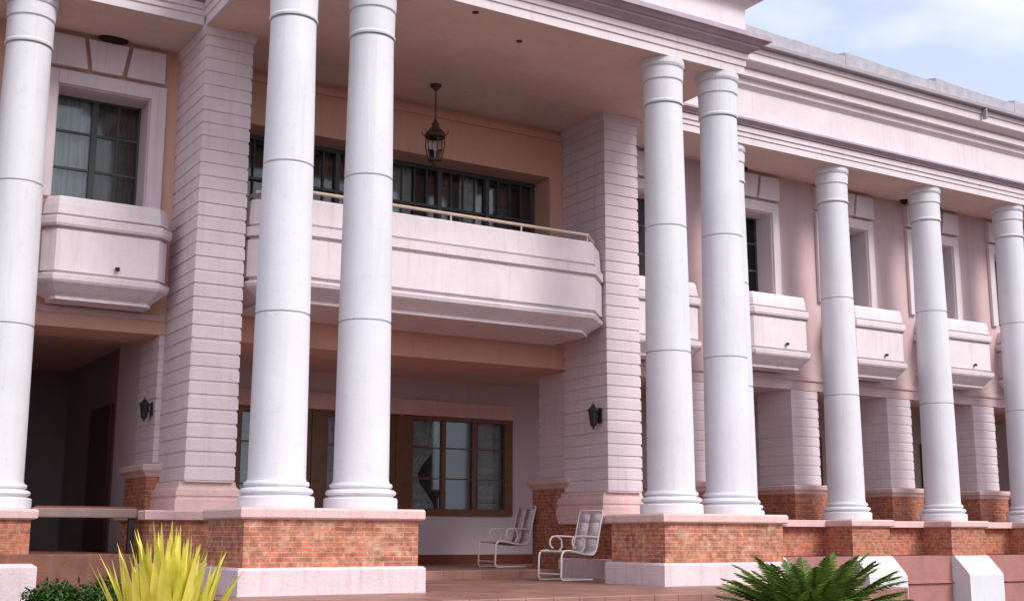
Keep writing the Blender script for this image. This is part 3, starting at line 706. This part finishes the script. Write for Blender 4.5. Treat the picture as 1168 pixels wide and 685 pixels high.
# ------------------------------------------------------------------ plants
def blade(mb, base, az, el, L, w, droop, seg=9, fold=.25, twist=0):
    """tapering strap leaf with a folded midrib"""
    p = Vector(base); d_el = el; step = L / seg; rows = []
    for i in range(seg + 1):
        u = i / seg; ww = w * (min(1, .55 + u * 2.2)) * (1 - u ** 2.2) * .5 + .0008
        h = Vector((math.cos(az) * math.cos(d_el), math.sin(az) * math.cos(d_el), math.sin(d_el)))
        side = Vector((-math.sin(az), math.cos(az), 0)); nrm = h.cross(side) * -1
        side = side * math.cos(twist) + nrm * math.sin(twist)
        rows.append((p - side * ww + nrm * ww * fold, p.copy(), p + side * ww + nrm * ww * fold))
        p = p + h * step; d_el -= droop / seg
    vs = [tuple(q) for r in rows for q in r]; fs = []
    for i in range(seg):
        a = i * 3; fs += [(a, a + 1, a + 4, a + 3), (a + 1, a + 2, a + 5, a + 4)]
    mb.add(vs, fs, True)
ag = MB(); n = 96
for i in range(n):
    k = i / n; az = i * 2.39996; el = R(89 - 21 * k) + random.uniform(-.06, .06)
    L = (1.06 + .20 * random.random()) * (1 - .06 * k)
    blade(ag, (math.cos(az) * (.02 + .12 * k), math.sin(az) * (.02 + .12 * k), 0), az, el, L * (1 - .12 * k), .13, R(random.uniform(-10, 22)), 9, .22, random.uniform(-.3, .3))
me = ag.mesh('agave_plant'); me.materials.append(M['agave'])
o = bpy.data.objects.new('agave_plant', me); COL.objects.link(o); o.location = (2.78, 9.35, GZ + .18 + E)
tag(o, 'spiky yellow striped agave in front of the portico pedestal on the left', 'plant')

cy = empty('cycad', (7.97, 8.0, GZ), 0, 'dark green cycad with arching feathery fronds in front of the right brick pedestal', 'plant')
tk = MB(); n = 18; rings = []
for j in range(9):
    z = GZ + j / 8 * .40; rr = .17 + .02 * math.sin(j * 2.1)
    rings.append([(7.97 + math.cos(t * 2 * math.pi / n) * rr * random.uniform(.9, 1.1), 8 + math.sin(t * 2 * math.pi / n) * rr * random.uniform(.9, 1.1), z) for t in range(n)])
tk.loft(rings); put('trunk', tk, 'trunk', cy)
fr = MB(); n = 135
for i in range(n):
    k = (i + .5) / n; az = i * 2.39996; el = R(86 - 78 * k); L = random.uniform(.92, 1.12) * (.82 + .2 * k)
    p = Vector((7.97 + math.cos(az) * .07, 8 + math.sin(az) * .07, GZ + .40)); seg = 22; step = L / seg; de = el; droop = R(random.uniform(40, 62))
    pts = []
    for s in range(seg + 1):
        h = Vector((math.cos(az) * math.cos(de), math.sin(az) * math.cos(de), math.sin(de))); pts.append((p.copy(), h)); p = p + h * step; de -= droop / seg
    fr.tube([tuple(q[0]) for q in pts[::3] + [pts[-1]]], [.009] * len(pts[::3]) + [.003], 5)
    for s in range(3, seg * 3):
        u = s / (seg * 3); q0 = pts[int(s / 3)]; q1 = pts[min(seg, int(s / 3) + 1)]; t = (s % 3) / 3
        c = q0[0].lerp(q1[0], t); h = q0[1]; side = Vector((-math.sin(az), math.cos(az), 0)); nrm = side.cross(h)
        ll = .13 * math.sin(math.pi * min(1, u * .93 + .10)) ** .6 + .02
        for sg in (-1, 1):
            dirv = (side * sg * .80 + h * .55 - nrm * random.uniform(-.25, .05)).normalized(); e2 = c + dirv * ll; m2 = c + dirv * ll * .5
            wv = h * .0048
            fr.add([tuple(c - wv), tuple(c + wv), tuple(m2 + wv * 1.1 + Vector((0, 0, .004))), tuple(e2 - Vector((0, 0, ll * .08))), tuple(m2 - wv * 1.1)], [(0, 1, 2, 3, 4)])
put('fronds', fr, 'cycad', cy)

def leafy(name, cx, cy_, z0, rx, ry, rz, n, mat, ls=.05):
    mb = MB(); lobes = [(random.uniform(-.7, .7), random.uniform(-.6, .6), random.uniform(0, .55), random.uniform(.28, .5)) for _ in range(16)]
    for i in range(n):
        lb = random.choice(lobes); th = random.uniform(0, 2 * math.pi); ph = math.acos(random.uniform(-.6, 1)); r = lb[3] * random.uniform(.55, 1.12)
        p = Vector((cx + (lb[0] + r * math.sin(ph) * math.cos(th)) * rx, cy_ + (lb[1] + r * math.sin(ph) * math.sin(th)) * ry, z0 + max(.0, lb[2] + r * math.cos(ph)) * rz))
        az = random.uniform(0, 2 * math.pi); el = random.uniform(-.4, 1.2)
        blade(mb, tuple(p), az, el, ls * random.uniform(.7, 1.8), ls * .42, R(40), 3, .3)
    return put(name, mb, mat)
s = leafy('shrub', 2.98, 13.2, GZ + .36, .62, .5, .55, 6500, 'shrub', .06)
tag(s, 'low dark green shrub growing against the left porch between pedestal and agave', 'shrub')
st = MB()
rs = random.Random(3)
xx = 2.0
while xx < 4.0:
    w_ = rs.uniform(.14, .26); h_ = rs.uniform(.10, .15); y_ = 12.62 + rs.uniform(-.03, .03)
    n = 10; rings = []
    for zz, k in ((0, .9), (h_ * .4, 1.0), (h_ * .8, .88), (h_, .55)):
        rings.append([(xx + w_ / 2 + math.cos(t * 2 * math.pi / n) * w_ / 2 * k * rs.uniform(.92, 1.06), y_ + math.sin(t * 2 * math.pi / n) * .10 * k * rs.uniform(.9, 1.08), GZ + .30 + zz) for t in range(n)])
    st.loft(rings, True); xx += w_ * .98
st.box(1.95, 4.05, 12.54, 12.72, GZ - .05, GZ + .32)
tag(put('planter_edging', st, 'stone'), 'rough stone edging along the planted bed below the left porch', 'edging')
bed = MB().box(1.95, 4.05, 12.72, 15.1, GZ - .05, GZ + .26)
tag(put('planting_bed', bed, 'soil'), kind='structure')
